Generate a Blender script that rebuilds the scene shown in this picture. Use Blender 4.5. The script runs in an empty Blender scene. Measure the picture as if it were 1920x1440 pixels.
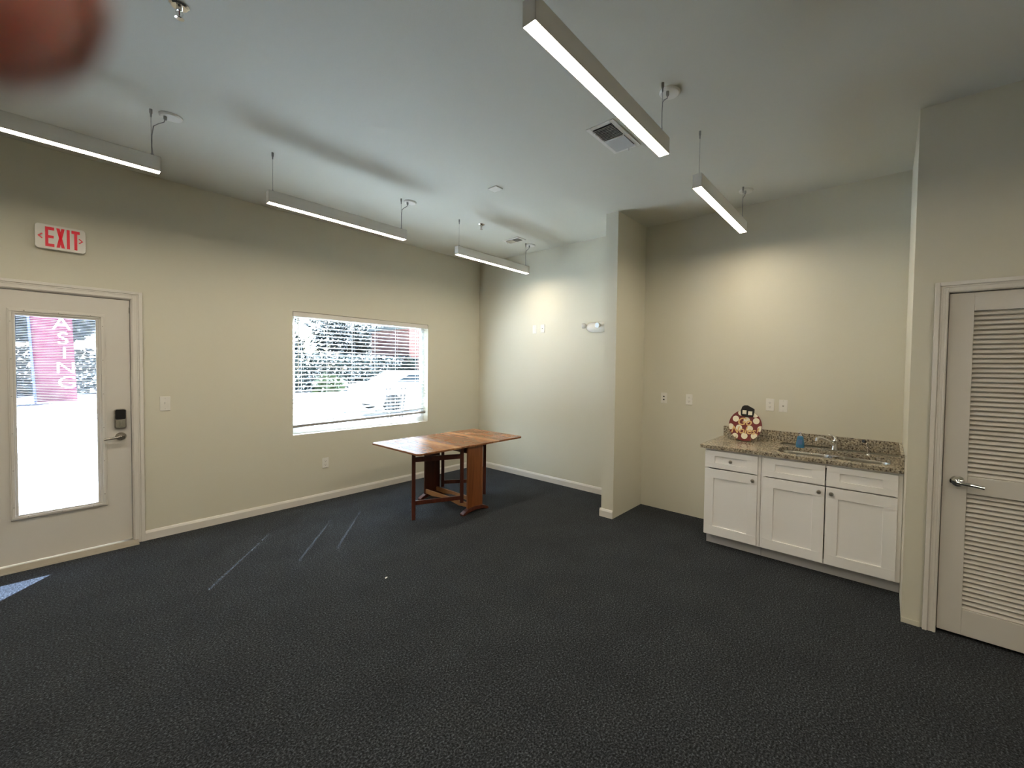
import bpy, bmesh, math, random
from mathutils import Vector, Matrix
random.seed(7)
S = bpy.context.scene
COL = S.collection
R = math.radians

# ------------------------------------------------------------------ camera
cd = bpy.data.cameras.new('camera'); cam = bpy.data.objects.new('camera', cd); COL.objects.link(cam)
yaw, pit, rol = R(-38.3424), R(-1.6031), R(.8612)
F = Vector((math.cos(yaw)*math.cos(pit), -math.sin(yaw)*math.cos(pit), math.sin(pit)))
R0 = Vector((-math.sin(yaw), -math.cos(yaw), 0)); U0 = R0.cross(F)
CR = R0*math.cos(rol) + U0*math.sin(rol); CU = -R0*math.sin(rol) + U0*math.cos(rol)
CAMP = Vector((0, 0, 1.5743))
m = Matrix((CR, CU, -F)).transposed().to_4x4(); m.translation = CAMP
cam.matrix_world = m
cd.sensor_width = 36; cd.lens = 772.9451/1920*36
cd.shift_x = -90.1436/1920; cd.shift_y = -9.2246/1920
cd.clip_start = .004; cd.clip_end = 300
cd.dof.use_dof = True; cd.dof.focus_distance = 3.6; cd.dof.aperture_fstop = 4.2
S.camera = cam

# ------------------------------------------------------------------ world, sun, exposure
SUN_STRENGTH, SKY_STRENGTH, LAMP_STRENGTH = 165.0, .36, 77.0
w = bpy.data.worlds.new('sky'); S.world = w; w.use_nodes = True
nt = w.node_tree; bg = nt.nodes['Background']
sky = nt.nodes.new('ShaderNodeTexSky'); sky.sky_type = 'NISHITA'; sky.sun_disc = False
sky.sun_elevation = R(47); sky.sun_rotation = R(37); sky.air_density = 1.0; sky.ozone_density = 2.0
nt.links.new(sky.outputs[0], bg.inputs[0]); bg.inputs[1].default_value = SKY_STRENGTH
sl = bpy.data.lights.new('sun', 'SUN'); sl.energy = SUN_STRENGTH; sl.angle = R(.53); sl.color = (.84, .93, 1.08)
sun = bpy.data.objects.new('sun', sl); COL.objects.link(sun)
sd = Vector((-.6*math.cos(R(47)), -.8*math.cos(R(47)), -math.sin(R(47))))
sun.rotation_euler = sd.to_track_quat('-Z', 'Y').to_euler(); sun.location = (5, 12, 9)
vs = S.view_settings
S.display_settings.display_device = 'sRGB'
vs.view_transform = 'Standard'; vs.look = 'None'; vs.exposure = 0.0; vs.gamma = 1; vs.use_curve_mapping = False
cy = S.cycles
cy.use_denoising = True; cy.max_bounces = 10; cy.diffuse_bounces = 7; cy.glossy_bounces = 4
cy.transparent_max_bounces = 24; cy.transmission_bounces = 6
cy.caustics_reflective = False; cy.caustics_refractive = False; cy.sample_clamp_indirect = 60.0
cy.use_light_tree = True

# ------------------------------------------------------------------ key dimensions (metres)
YL, XB, CZ, XR, YR, XF = 5.068, 4.33, 3.189, 3.37, -.117, 3.705
FY0, FY1 = 2.20, 2.345            # partition end
XMIN, YMIN = -3.6, -3.4
WT = .15

# ------------------------------------------------------------------ materials
def new_mat(name):
    mt = bpy.data.materials.new(name); mt.use_nodes = True
    return mt, mt.node_tree, mt.node_tree.nodes['Principled BSDF']
def node(nt, kind, **kw):
    n = nt.nodes.new(kind)
    for k, v in kw.items():
        if k in n.inputs: n.inputs[k].default_value = v
        else: setattr(n, k, v)
    return n
def plain(name, col, rough=.5, metal=0, spec=.5, bump=0, bscale=200, coat=0):
    mt, nt, b = new_mat(name)
    b.inputs['Base Color'].default_value = (*col, 1); b.inputs['Roughness'].default_value = rough
    b.inputs['Metallic'].default_value = metal; b.inputs['Specular IOR Level'].default_value = spec
    if coat: b.inputs['Coat Weight'].default_value = coat; b.inputs['Coat Roughness'].default_value = .08
    tc = node(nt, 'ShaderNodeTexCoord'); n = node(nt, 'ShaderNodeTexNoise', Scale=bscale, Detail=3.0)
    nt.links.new(tc.outputs['Object'], n.inputs['Vector'])
    if bump:
        bp = node(nt, 'ShaderNodeBump', Strength=bump, Distance=.002)
        nt.links.new(n.outputs[0], bp.inputs['Height']); nt.links.new(bp.outputs[0], b.inputs['Normal'])
    else:
        mr = node(nt, 'ShaderNodeMapRange'); mr.inputs['To Min'].default_value = max(rough-.04, .02); mr.inputs['To Max'].default_value = rough+.04
        nt.links.new(n.outputs[0], mr.inputs['Value']); nt.links.new(mr.outputs[0], b.inputs['Roughness'])
    return mt
def ramp(nt, stops):
    r = nt.nodes.new('ShaderNodeValToRGB'); e = r.color_ramp.elements
    while len(e) > 1: e.remove(e[0])
    e[0].position = stops[0][0]; e[0].color = (*stops[0][1], 1)
    for p, c in stops[1:]:
        x = e.new(p); x.color = (*c, 1)
    return r
M = {}
M['paint'] = plain('wall_paint', (.655, .63, .525), .55, spec=.3, bump=.10, bscale=260)
M['ceil'] = plain('ceiling_paint', (.66, .655, .585), .7, spec=.2, bump=.3, bscale=160)
M['trim'] = plain('trim_paint', (.72, .69, .64), .3, spec=.5)
M['door'] = plain('door_paint', (.66, .63, .58), .38, spec=.45)
M['cabinet'] = plain('cabinet_white', (.90, .885, .87), .35, spec=.4)
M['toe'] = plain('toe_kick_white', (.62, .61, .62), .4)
M['plastic'] = plain('white_plastic', (.78, .76, .71), .35)
M['slot'] = plain('dark_slot', (.03, .03, .03), .6)
M['vinyl'] = plain('window_vinyl', (.75, .78, .78), .35)
M['steel'] = plain('stainless_steel', (.62, .60, .56), .22, 1)
M['chrome'] = plain('chrome', (.8, .8, .8), .07, 1)
M['nickel'] = plain('satin_nickel', (.42, .39, .35), .28, 1)
M['black'] = plain('black_plastic', (.012, .012, .014), .25)
M['housing'] = plain('lamp_housing', (.80, .78, .74), .4)
M['cable'] = plain('suspension_cable', (.30, .30, .29), .35, .7)
M['cord'] = plain('power_cord', (.34, .34, .33), .45)
M['redsign'] = None
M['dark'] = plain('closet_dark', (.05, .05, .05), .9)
M['brass'] = plain('plate_stand_wire', (.30, .20, .09), .3, 1)
M['concrete'] = plain('concrete', (.55, .53, .50), .85, bump=.2, bscale=40)
M['asphalt'] = plain('asphalt', (.022, .028, .030), .9, bump=.2, bscale=40)
M['stucco'] = plain('exterior_stucco', (.55, .50, .44), .9)
M['bark'] = plain('bark', (.09, .07, .06), .9)
M['stone'] = plain('planter_stone', (.22, .23, .22), .8)
M['carpaint'] = plain('white_car_paint', (.8, .8, .8), .2, coat=.6)
M['tyre'] = plain('tyre_rubber', (.02, .02, .02), .8)
M['carglass'] = plain('car_window_tint', (.03, .04, .05), .08)
M['threshold'] = plain('threshold_worn', (.36, .33, .27), .5, .1)
M['scrap'] = plain('paper', (.85, .83, .8), .7)
M['cream'] = plain('cream_paint', (.82, .76, .60), .5)
M['maroon'] = plain('maroon_paint', (.16, .018, .018), .42)
M['gold'] = plain('gold_paint', (.72, .48, .20), .4, .25)

def carpet():
    mt, nt, b = new_mat('carpet')
    tc = node(nt, 'ShaderNodeTexCoord')
    n1 = node(nt, 'ShaderNodeTexNoise', Scale=110., Detail=3., Roughness=.75); n2 = node(nt, 'ShaderNodeTexNoise', Scale=3., Detail=3.)
    v = node(nt, 'ShaderNodeTexVoronoi', Scale=230.)
    for n in (n1, n2, v): nt.links.new(tc.outputs['Object'], n.inputs['Vector'])
    r1 = ramp(nt, [(.36, (.0055, .0066, .0078)), (.48, (.020, .0232, .0272)), (.58, (.050, .057, .066)), (.70, (.15, .167, .187))])
    nt.links.new(n1.outputs[0], r1.inputs[0])
    r2 = ramp(nt, [(.3, (.86, .86, .87)), (.7, (1.12, 1.12, 1.1))]); nt.links.new(n2.outputs[0], r2.inputs[0])
    mx = nt.nodes.new('ShaderNodeMix'); mx.data_type = 'RGBA'; mx.blend_type = 'MULTIPLY'; mx.inputs[0].default_value = 1
    nt.links.new(r1.outputs[0], mx.inputs[6]); nt.links.new(r2.outputs[0], mx.inputs[7]); nt.links.new(mx.outputs[2], b.inputs['Base Color'])
    b.inputs['Roughness'].default_value = .95; b.inputs['Specular IOR Level'].default_value = .05
    b.inputs['Sheen Weight'].default_value = .05; b.inputs['Sheen Roughness'].default_value = .5
    bp = node(nt, 'ShaderNodeBump', Strength=.7, Distance=.004)
    nt.links.new(v.outputs['Distance'], bp.inputs['Height']); nt.links.new(bp.outputs[0], b.inputs['Normal'])
    return mt
M['carpet'] = carpet()
def granite():
    mt, nt, b = new_mat('granite')
    tc = node(nt, 'ShaderNodeTexCoord')
    n1 = node(nt, 'ShaderNodeTexNoise', Scale=75., Detail=5., Roughness=.65); n2 = node(nt, 'ShaderNodeTexNoise', Scale=20., Detail=3.)
    for n in (n1, n2): nt.links.new(tc.outputs['Object'], n.inputs['Vector'])
    r1 = ramp(nt, [(.31, (.022, .019, .016)), (.40, (.12, .10, .08)), (.47, (.32, .28, .215)), (.56, (.48, .43, .34)), (.68, (.66, .62, .53))])
    nt.links.new(n1.outputs[0], r1.inputs[0])
    r2 = ramp(nt, [(.35, (.75, .76, .78)), (.65, (1.08, 1.04, .96))]); nt.links.new(n2.outputs[0], r2.inputs[0])
    mx = nt.nodes.new('ShaderNodeMix'); mx.data_type = 'RGBA'; mx.blend_type = 'MULTIPLY'; mx.inputs[0].default_value = 1
    nt.links.new(r1.outputs[0], mx.inputs[6]); nt.links.new(r2.outputs[0], mx.inputs[7]); nt.links.new(mx.outputs[2], b.inputs['Base Color'])
    b.inputs['Roughness'].default_value = .12
    return mt
M['granite'] = granite()
def wood(name, dark, light, axis, rough=.35, planks=0, worn=0):
    mt, nt, b = new_mat(name)
    tc = node(nt, 'ShaderNodeTexCoord'); mp = nt.nodes.new('ShaderNodeMapping')
    sc = [28, 28, 28]; sc['xyz'.index(axis)] = 2.2; mp.inputs['Scale'].default_value = sc
    nt.links.new(tc.outputs['Object'], mp.inputs['Vector'])
    n1 = node(nt, 'ShaderNodeTexNoise', Scale=1., Detail=5., Roughness=.6, Distortion=.6)
    nt.links.new(mp.outputs[0], n1.inputs['Vector'])
    r1 = ramp(nt, [(.3, dark), (.7, light)]); nt.links.new(n1.outputs[0], r1.inputs[0]); out = r1.outputs[0]
    b.inputs['Roughness'].default_value = rough
    if planks:
        # boards running along the local Y axis, a few of them bleached by use
        sx = nt.nodes.new('ShaderNodeSeparateXYZ'); nt.links.new(tc.outputs['Object'], sx.inputs[0])
        mu = nt.nodes.new('ShaderNodeMath'); mu.operation = 'MULTIPLY_ADD'; mu.inputs[1].default_value = 1/planks; mu.inputs[2].default_value = 40.37
        nt.links.new(sx.outputs[0], mu.inputs[0])
        fl = nt.nodes.new('ShaderNodeMath'); fl.operation = 'FLOOR'; nt.links.new(mu.outputs[0], fl.inputs[0])
        wn = nt.nodes.new('ShaderNodeTexWhiteNoise'); wn.noise_dimensions = '1D'; nt.links.new(fl.outputs[0], wn.inputs['W'])
        r2 = ramp(nt, [(0, (.72, .68, .66)), (.5, (1, 1, 1)), (.78, (1.12, 1.1, 1.05)), (.86, (1.6, 1.85, 2.1)), (1, (1.7, 2.1, 2.4))]); nt.links.new(wn.outputs[0], r2.inputs[0])
        mx = nt.nodes.new('ShaderNodeMix'); mx.data_type = 'RGBA'; mx.blend_type = 'MULTIPLY'; mx.inputs[0].default_value = .85
        nt.links.new(out, mx.inputs[6]); nt.links.new(r2.outputs[0], mx.inputs[7]); out = mx.outputs[2]
    if worn:
        n3 = node(nt, 'ShaderNodeTexNoise', Scale=5., Detail=6., Roughness=.7); nt.links.new(tc.outputs['Object'], n3.inputs['Vector'])
        r3 = ramp(nt, [(.52, (0, 0, 0)), (.62, (1, 1, 1))]); nt.links.new(n3.outputs[0], r3.inputs[0])
        mx = nt.nodes.new('ShaderNodeMix'); mx.data_type = 'RGBA'; mx.inputs[7].default_value = (.50, .30, .16, 1)
        ml = nt.nodes.new('ShaderNodeMath'); ml.operation = 'MULTIPLY'; ml.inputs[1].default_value = worn
        nt.links.new(r3.outputs[0], ml.inputs[0]); nt.links.new(ml.outputs[0], mx.inputs[0])
        nt.links.new(out, mx.inputs[6]); out = mx.outputs[2]
    nt.links.new(out, b.inputs['Base Color'])
    return mt
M['wood_top'] = wood('table_top_wood', (.19, .070, .026), (.36, .155, .062), 'y', .27, planks=.088, worn=.28)
M['wood_orange'] = wood('pedestal_wood', (.16, .046, .012), (.30, .10, .028), 'z', .35)
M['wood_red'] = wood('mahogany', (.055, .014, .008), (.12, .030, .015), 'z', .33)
M['wood_rail'] = wood('rail_wood', (.26, .11, .035), (.42, .20, .075), 'y', .35)
def brick():
    mt, nt, b = new_mat('brick')
    tc = node(nt, 'ShaderNodeTexCoord'); mp = nt.nodes.new('ShaderNodeMapping'); mp.inputs['Rotation'].default_value = (R(90), 0, 0)
    nt.links.new(tc.outputs['Object'], mp.inputs['Vector'])
    bt = node(nt, 'ShaderNodeTexBrick', Scale=4.); bt.inputs['Color1'].default_value = (.30, .10, .08, 1); bt.inputs['Color2'].default_value = (.22, .075, .06, 1); bt.inputs['Mortar'].default_value = (.4, .36, .33, 1)
    nt.links.new(mp.outputs[0], bt.inputs['Vector']); nt.links.new(bt.outputs[0], b.inputs['Base Color']); b.inputs['Roughness'].default_value = .9
    return mt
M['brick'] = brick()
def leaf(name, a, c):
    mt, nt, b = new_mat(name)
    oi = nt.nodes.new('ShaderNodeTexCoord'); n = node(nt, 'ShaderNodeTexNoise', Scale=1.5, Detail=3.)
    nt.links.new(oi.outputs['Object'], n.inputs['Vector']); r = ramp(nt, [(.35, a), (.65, c)]); nt.links.new(n.outputs[0], r.inputs[0])
    nt.links.new(r.outputs[0], b.inputs['Base Color']); b.inputs['Roughness'].default_value = .6
    return mt
M['leaf'] = leaf('tree_foliage', (.016, .026, .026), (.030, .048, .040))
M['leaf2'] = leaf('shrub_foliage', (.03, .05, .02), (.06, .085, .035))
def emis(name, col, st, mixcol=None):
    mt, nt, b = new_mat(name)
    b.inputs['Emission Color'].default_value = (*col, 1); b.inputs['Emission Strength'].default_value = st
    b.inputs['Base Color'].default_value = (*(mixcol or col), 1)
    return mt
M['diffuser'] = emis('lit_diffuser', (1, .87, .68), LAMP_STRENGTH, (.8, .8, .8))
M['redsign'] = emis('lit_red_letter', (1, .02, .04), .22, (.42, .015, .03))
def glass(name, tint, refl=.06):
    mt = bpy.data.materials.new(name); mt.use_nodes = True; nt = mt.node_tree; nt.nodes.clear()
    o = nt.nodes.new('ShaderNodeOutputMaterial'); t = nt.nodes.new('ShaderNodeBsdfTransparent'); t.inputs[0].default_value = (*tint, 1)
    g = nt.nodes.new('ShaderNodeBsdfGlossy'); g.inputs['Roughness'].default_value = .02
    fr = nt.nodes.new('ShaderNodeFresnel'); fr.inputs[0].default_value = 1.45
    ge = nt.nodes.new('ShaderNodeNewGeometry'); io = nt.nodes.new('ShaderNodeMapRange'); io.inputs['To Min'].default_value = 1.45; io.inputs['To Max'].default_value = 1/1.45
    nt.links.new(ge.outputs['Backfacing'], io.inputs['Value']); nt.links.new(io.outputs[0], fr.inputs[0])   # thin pane: same reflectance from both sides
    mx = nt.nodes.new('ShaderNodeMixShader'); nt.links.new(fr.outputs[0], mx.inputs[0]); nt.links.new(t.outputs[0], mx.inputs[1]); nt.links.new(g.outputs[0], mx.inputs[2])
    nt.links.new(mx.outputs[0], o.inputs[0]); return mt
M['glass'] = glass('window_glass', (.90, .945, .965))
M['doorglass'] = glass('door_glass', (.90, .93, .97))
def slat_mat():
    mt, nt, b = new_mat('blind_slat')
    b.inputs['Base Color'].default_value = (.82, .83, .82, 1); b.inputs['Roughness'].default_value = .4
    nt.nodes.remove(b); o = nt.nodes['Material Output']
    d = nt.nodes.new('ShaderNodeBsdfDiffuse'); d.inputs[0].default_value = (.80, .81, .80, 1)
    t = nt.nodes.new('ShaderNodeBsdfTranslucent'); t.inputs[0].default_value = (.8, .84, .84, 1)
    mx = nt.nodes.new('ShaderNodeMixShader'); mx.inputs[0].default_value = .15
    nt.links.new(d.outputs[0], mx.inputs[1]); nt.links.new(t.outputs[0], mx.inputs[2]); nt.links.new(mx.outputs[0], o.inputs[0])
    return mt
M['slat'] = slat_mat()
def liquid(name, col):
    mt, nt, b = new_mat(name)
    b.inputs['Base Color'].default_value = (*col, 1); b.inputs['Roughness'].default_value = .12
    b.inputs['Transmission Weight'].default_value = .35; b.inputs['IOR'].default_value = 1.35
    return mt
M['blue'] = liquid('blue_liquid_soap', (.12, .36, .62))
M['clear'] = liquid('clear_plastic', (.80, .78, .80))
def skin_mat():
    mt, nt, b = new_mat('skin')
    tc = node(nt, 'ShaderNodeTexCoord'); n = node(nt, 'ShaderNodeTexNoise', Scale=300., Detail=3.); nt.links.new(tc.outputs['Object'], n.inputs['Vector'])
    r = ramp(nt, [(.3, (.60, .25, .22)), (.7, (.68, .31, .27))]); nt.links.new(n.outputs[0], r.inputs[0]); nt.links.new(r.outputs[0], b.inputs['Base Color'])
    b.inputs['Roughness'].default_value = .5; b.inputs['Subsurface Weight'].default_value = 1; b.inputs['Subsurface Radius'].default_value = (1, .25, .15); b.inputs['Subsurface Scale'].default_value = .012
    return mt
M['skin'] = skin_mat()
M['nail'] = plain('fingernail', (.62, .36, .30), .25)
M['banner'] = plain('banner_red_cloth', (.17, .016, .05), .7)
M['bannerw'] = plain('banner_white_print', (.62, .62, .62), .7)
M['pole'] = plain('banner_pole', (.10, .14, .30), .5)

# ------------------------------------------------------------------ mesh helpers
class MB:
    def __init__(s): s.v = []; s.f = []
    def add(s, vs, fs):
        n = len(s.v); s.v += [tuple(x) for x in vs]; s.f += [tuple(i+n for i in f) for f in fs]; return s
    def box(s, x0, x1, y0, y1, z0, z1, rot=None):
        if x0 > x1: x0, x1 = x1, x0
        if y0 > y1: y0, y1 = y1, y0
        if z0 > z1: z0, z1 = z1, z0
        vs = [Vector(p) for p in ((x0,y0,z0),(x1,y0,z0),(x1,y1,z0),(x0,y1,z0),(x0,y0,z1),(x1,y0,z1),(x1,y1,z1),(x0,y1,z1))]
        if rot:   # (axis, angle) about the box centre
            c = Vector(((x0+x1)/2, (y0+y1)/2, (z0+z1)/2)); mm = Matrix.Rotation(rot[1], 3, rot[0]); vs = [mm @ (p-c) + c for p in vs]
        return s.add(vs, [(0,3,2,1),(4,5,6,7),(0,1,5,4),(1,2,6,5),(2,3,7,6),(3,0,4,7)])
    def prism(s, pts, axis, a, b):
        """pts: 2-D outline; axis 'x','y','z' = extrusion axis; other two coordinates in order"""
        n = len(pts)
        def P(p, t):
            return {'x': (t, p[0], p[1]), 'y': (p[0], t, p[1]), 'z': (p[0], p[1], t)}[axis]
        vs = [P(p, a) for p in pts] + [P(p, b) for p in pts]
        return s.add(vs, [tuple(range(n-1, -1, -1)), tuple(range(n, 2*n))] + [(i, (i+1) % n, n+(i+1) % n, n+i) for i in range(n)])
    def tube(s, path, r, n=12, cap=True):
        path = [Vector(p) for p in path]; rs = r if isinstance(r, (list, tuple)) else [r]*len(path)
        up = None; base = len(s.v); vs = []
        for i, p in enumerate(path):
            d = (path[min(i+1, len(path)-1)] - path[max(i-1, 0)]).normalized()
            if up is None: up = d.orthogonal().normalized()
            up = (up - d*up.dot(d)).normalized(); q = d.cross(up)
            for k in range(n):
                a = 2*math.pi*k/n; vs.append(p + (up*math.cos(a) + q*math.sin(a))*rs[i])
        fs = [(i*n+k, i*n+(k+1) % n, (i+1)*n+(k+1) % n, (i+1)*n+k) for i in range(len(path)-1) for k in range(n)]
        if cap: fs += [tuple(range(n-1, -1, -1)), tuple((len(path)-1)*n+k for k in range(n))]
        return s.add(vs, fs)
    def lathe(s, prof, c, axis='z', n=32, sx=1, sy=1):
        """prof: (radius, height) along axis from c"""
        c = Vector(c); vs = []
        for r, h in prof:
            for k in range(n):
                a = 2*math.pi*k/n; u, v = r*math.cos(a)*sx, r*math.sin(a)*sy
                vs.append(c + Vector({'z': (u, v, h), 'x': (h, u, v), 'y': (u, h, v), '-x': (-h, -u, v), '-y': (-u, -h, v)}[axis]))
        L = len(prof)
        fs = [(i*n+k, i*n+(k+1) % n, (i+1)*n+(k+1) % n, (i+1)*n+k) for i in range(L-1) for k in range(n)]
        fs += [tuple(range(n-1, -1, -1)), tuple((L-1)*n+k for k in range(n))]
        return s.add(vs, fs)
    def frame(s, plane, a0, a1, b0, b1, wa, d0, d1, wb=None):
        """rectangular ring in a plane: plane 'y' -> a=x,b=z; plane 'x' -> a=y,b=z; plane 'z' -> a=x,b=y"""
        wb = wb or wa
        def bx(p0, p1, q0, q1):
            if plane == 'y': s.box(p0, p1, d0, d1, q0, q1)
            elif plane == 'x': s.box(d0, d1, p0, p1, q0, q1)
            else: s.box(p0, p1, q0, q1, d0, d1)
        bx(a0, a1, b0, b0+wb); bx(a0, a1, b1-wb, b1); bx(a0, a0+wa, b0+wb, b1-wb); bx(a1-wa, a1, b0+wb, b1-wb)
        return s
    def build(s, name, mat, parent=None, bevel=0, smooth=False, kind=None, seg=2):
        me = bpy.data.meshes.new(name); off = Vector((0, 0, 0))
        if parent:
            p = parent
            while p: off += p.location; p = p.parent
        me.from_pydata([Vector(v)-off for v in s.v], [], s.f); me.update()
        bm = bmesh.new(); bm.from_mesh(me); bmesh.ops.recalc_face_normals(bm, faces=bm.faces); bm.to_mesh(me); bm.free()
        me.materials.append(mat)
        o = bpy.data.objects.new(name, me); COL.objects.link(o)
        if parent: o.parent = parent
        if bevel:
            b = o.modifiers.new('bevel', 'BEVEL'); b.width = bevel; b.segments = seg; b.limit_method = 'ANGLE'; b.angle_limit = R(40)
            b.harden_normals = False
        if smooth:
            for q in me.polygons: q.use_smooth = True
            if smooth != 'all':
                me.set_sharp_from_angle(angle=R(35))
        if kind: o['kind'] = kind
        return o
def box(x0, x1, y0, y1, z0, z1, rot=None): return MB().box(x0, x1, y0, y1, z0, z1, rot)
def origin(o, c):
    """move a mesh object's origin to world point c"""
    c = Vector(c); off = c - o.location
    for v in o.data.vertices: v.co -= off
    o.location = c
    return o
def tag(o, label, cat, group=None):
    o['label'] = label; o['category'] = cat
    if group: o['group'] = group
    return o
def thing(name, label, cat, loc, group=None):
    o = bpy.data.objects.new(name, None); COL.objects.link(o); o.location = loc; o.empty_display_size = .05
    return tag(o, label, cat, group)
def copy_tree(o, parent=None, shift=None):
    c = o.copy(); COL.objects.link(c); c.parent = parent
    if shift: c.location = o.location + Vector(shift)
    for ch in [x for x in bpy.data.objects if x.parent == o]: copy_tree(ch, c)
    return c
def rrect(x0, x1, y0, y1, r, n=6):
    pts = []
    for cx, cy_, a0 in ((x1-r, y1-r, 0), (x0+r, y1-r, 90), (x0+r, y0+r, 180), (x1-r, y0+r, 270)):
        for k in range(n+1):
            a = R(a0 + 90*k/n); pts.append((cx + r*math.cos(a), cy_ + r*math.sin(a)))
    return pts
def text(name, body, mat, parent, size, mtx, extrude=.001, shear=0, sx=1, align='CENTER', bold=0):
    c = bpy.data.curves.new(name, 'FONT'); c.body = body; c.size = size; c.extrude = extrude; c.align_x = align; c.align_y = 'CENTER'; c.shear = shear; c.offset = bold
    c.materials.append(mat); c.resolution_u = 4
    tmp = bpy.data.objects.new(name+'_tmp', c); COL.objects.link(tmp)
    me = bpy.data.meshes.new_from_object(tmp); bpy.data.objects.remove(tmp)
    me.transform(Matrix.Diagonal((sx, 1, 1, 1)))
    me.transform(mtx)
    off = Vector((0, 0, 0)); p = parent
    while p: off += p.location; p = p.parent
    for v in me.vertices: v.co -= off
    if not me.materials: me.materials.append(mat)
    o = bpy.data.objects.new(name, me); COL.objects.link(o); o.parent = parent
    return o

# ================================================================== ROOM SHELL
X1 = XB + WT
fl = box(XMIN-WT, X1, YMIN-WT, YL+WT, -.12, 0).build('floor', M['carpet'], kind='structure')
ce = box(XMIN-WT, X1, YMIN-WT, YL+WT, CZ, CZ+.2).build('ceiling', M['ceil'], kind='structure')
# left wall with door and window openings
DX0, DX1, DZ1 = -.298, .497, 2.103         # clear opening (rough) of door 1
WX0, WX1, WZ0, WZ1 = 1.715, 3.400, .782, 2.145
b = MB(); y0, y1 = YL, YL+WT
b.box(XMIN, DX0, y0, y1, 0, CZ); b.box(DX0, DX1, y0, y1, DZ1, CZ); b.box(DX1, WX0, y0, y1, 0, CZ)
b.box(WX0, WX1, y0, y1, 0, WZ0); b.box(WX0, WX1, y0, y1, WZ1, CZ); b.box(WX1, X1, y0, y1, 0, CZ)
b.build('wall_left', M['paint'], kind='structure')
box(XB, X1, YMIN-WT, YL, 0, CZ).build('wall_far', M['paint'], kind='structure')
box(XF, XB, FY0, FY1, 0, CZ).build('wall_partition', M['paint'], kind='structure')
# wall with the louvered door: an opening, and a shallow closet behind it
LY0, LY1, LZ1 = -1.065, -.275, 2.058
b = MB(); b.box(XR, XB, LY1, YR, 0, CZ); b.box(XR, XR+.12, LY0, LY1, LZ1, CZ); b.box(XR, XR+.12, YMIN, LY0, 0, CZ)
b.build('wall_right', M['paint'], kind='structure')
box(XMIN-WT, XMIN, YMIN-WT, YL+WT, 0, CZ).build('wall_back', M['paint'], kind='structure')
box(XMIN, XB, YMIN-WT, YMIN, 0, CZ).build('wall_front', M['paint'], kind='structure')

def base_profile(h=.085, t=.014): return [(0, 0), (t, 0), (t, h-.022), (.006, h-.002), (0, h)]
def baseboard_x(name, x0, x1, yw, d):       # on a wall facing -y (d=-1) or +y
    MB().prism([(yw+d*p[0], p[1]) for p in base_profile()], 'x', x0, x1).build(name, M['trim'], kind='structure')
def baseboard_y(name, y0, y1, xw, d):
    b = MB().prism([(xw+d*p[0], p[1]) for p in base_profile()], 'y', y0, y1)
    b.build(name, M['trim'], kind='structure')
baseboard_x('baseboard_left', .557, XB, YL, -1)
baseboard_x('baseboard_entrance', XMIN, -.36, YL, -1)
baseboard_y('baseboard_far', FY1+.014, YL-.014, XB, -1)
baseboard_y('baseboard_partition', FY0+.001, FY1+.014, XF, -1)
baseboard_x('baseboard_partition_side', XF, XB-.014, FY1, 1)
box(XR-.006, XR, -.206, YR+.001, 0, .03).build('baseboard_right', M['paint'], kind='structure')

def casing(name, plane, a0, a1, z1, wd, face, d, mat):
    """moulded casing round an opening; legs outside a0..a1 and head above z1. d=direction out of the wall"""
    b = MB()
    for (o0, o1, th) in ((0, wd, .012), (.004, .014, .016), (wd-.022, wd, .020), (wd-.034, wd-.026, .0155)):
        f0, f1 = face, face + d*th
        for (p0, p1, q0, q1) in ((a0-o1, a0-o0, 0, z1+o1), (a1+o0, a1+o1, 0, z1+o1), (a0-o0, a1+o0, z1+o0, z1+o1)):
            if plane == 'y': b.box(p0, p1, f0, f1, q0, q1)
            else: b.box(f0, f1, p0, p1, q0, q1)
    return b.build(name, mat, kind='structure', bevel=.0015)
casing('trim_1', 'y', DX0+.004, DX1-.004, DZ1-.004, .066, YL, -1, M['trim'])
casing('trim_2', 'x', LY0+.004, LY1-.004, LZ1-.004, .062, XR, -1, M['trim'])

# ------------------------------------------------------------------ entrance door (door_1)
LX0, LX1 = -.280, .483
ly0, ly1 = YL+.012, YL+.057
gx0, gx1, gz0, gz1 = -.128, .318, .385, 1.925       # hole for the lite
b = MB(); b.box(LX0, gx0, ly0, ly1, .040, 2.088); b.box(gx1, LX1, ly0, ly1, .040, 2.088)
b.box(gx0, gx1, ly0, ly1, .040, gz0); b.box(gx0, gx1, ly0, ly1, gz1, 2.088)
door = b.build('door_1', M['door'], kind='structure')
# jambs and threshold
b = MB(); b.box(DX0, LX0-.004, YL, YL+WT, .03, DZ1); b.box(LX1+.005, DX1, YL, YL+WT, .03, DZ1); b.box(DX0, DX1, YL, YL+WT, 2.093, DZ1)
b.box(LX0-.004, LX0+.012, ly1+.002, ly1+.02, .03, 2.093); b.box(LX1-.012, LX1+.005, ly1+.002, ly1+.02, .03, 2.093); b.box(LX0, LX1, ly1+.002, ly1+.02, 2.076, 2.093)
b.build('trim_3', M['trim'], kind='structure')
MB().prism([(YL-.075, .0), (YL-.070, .012), (YL-.01, .030), (YL+WT+.02, .030), (YL+WT+.02, 0)], 'x', DX0-.06, DX1+.02).build('trim_4', M['threshold'], kind='structure')
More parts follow.
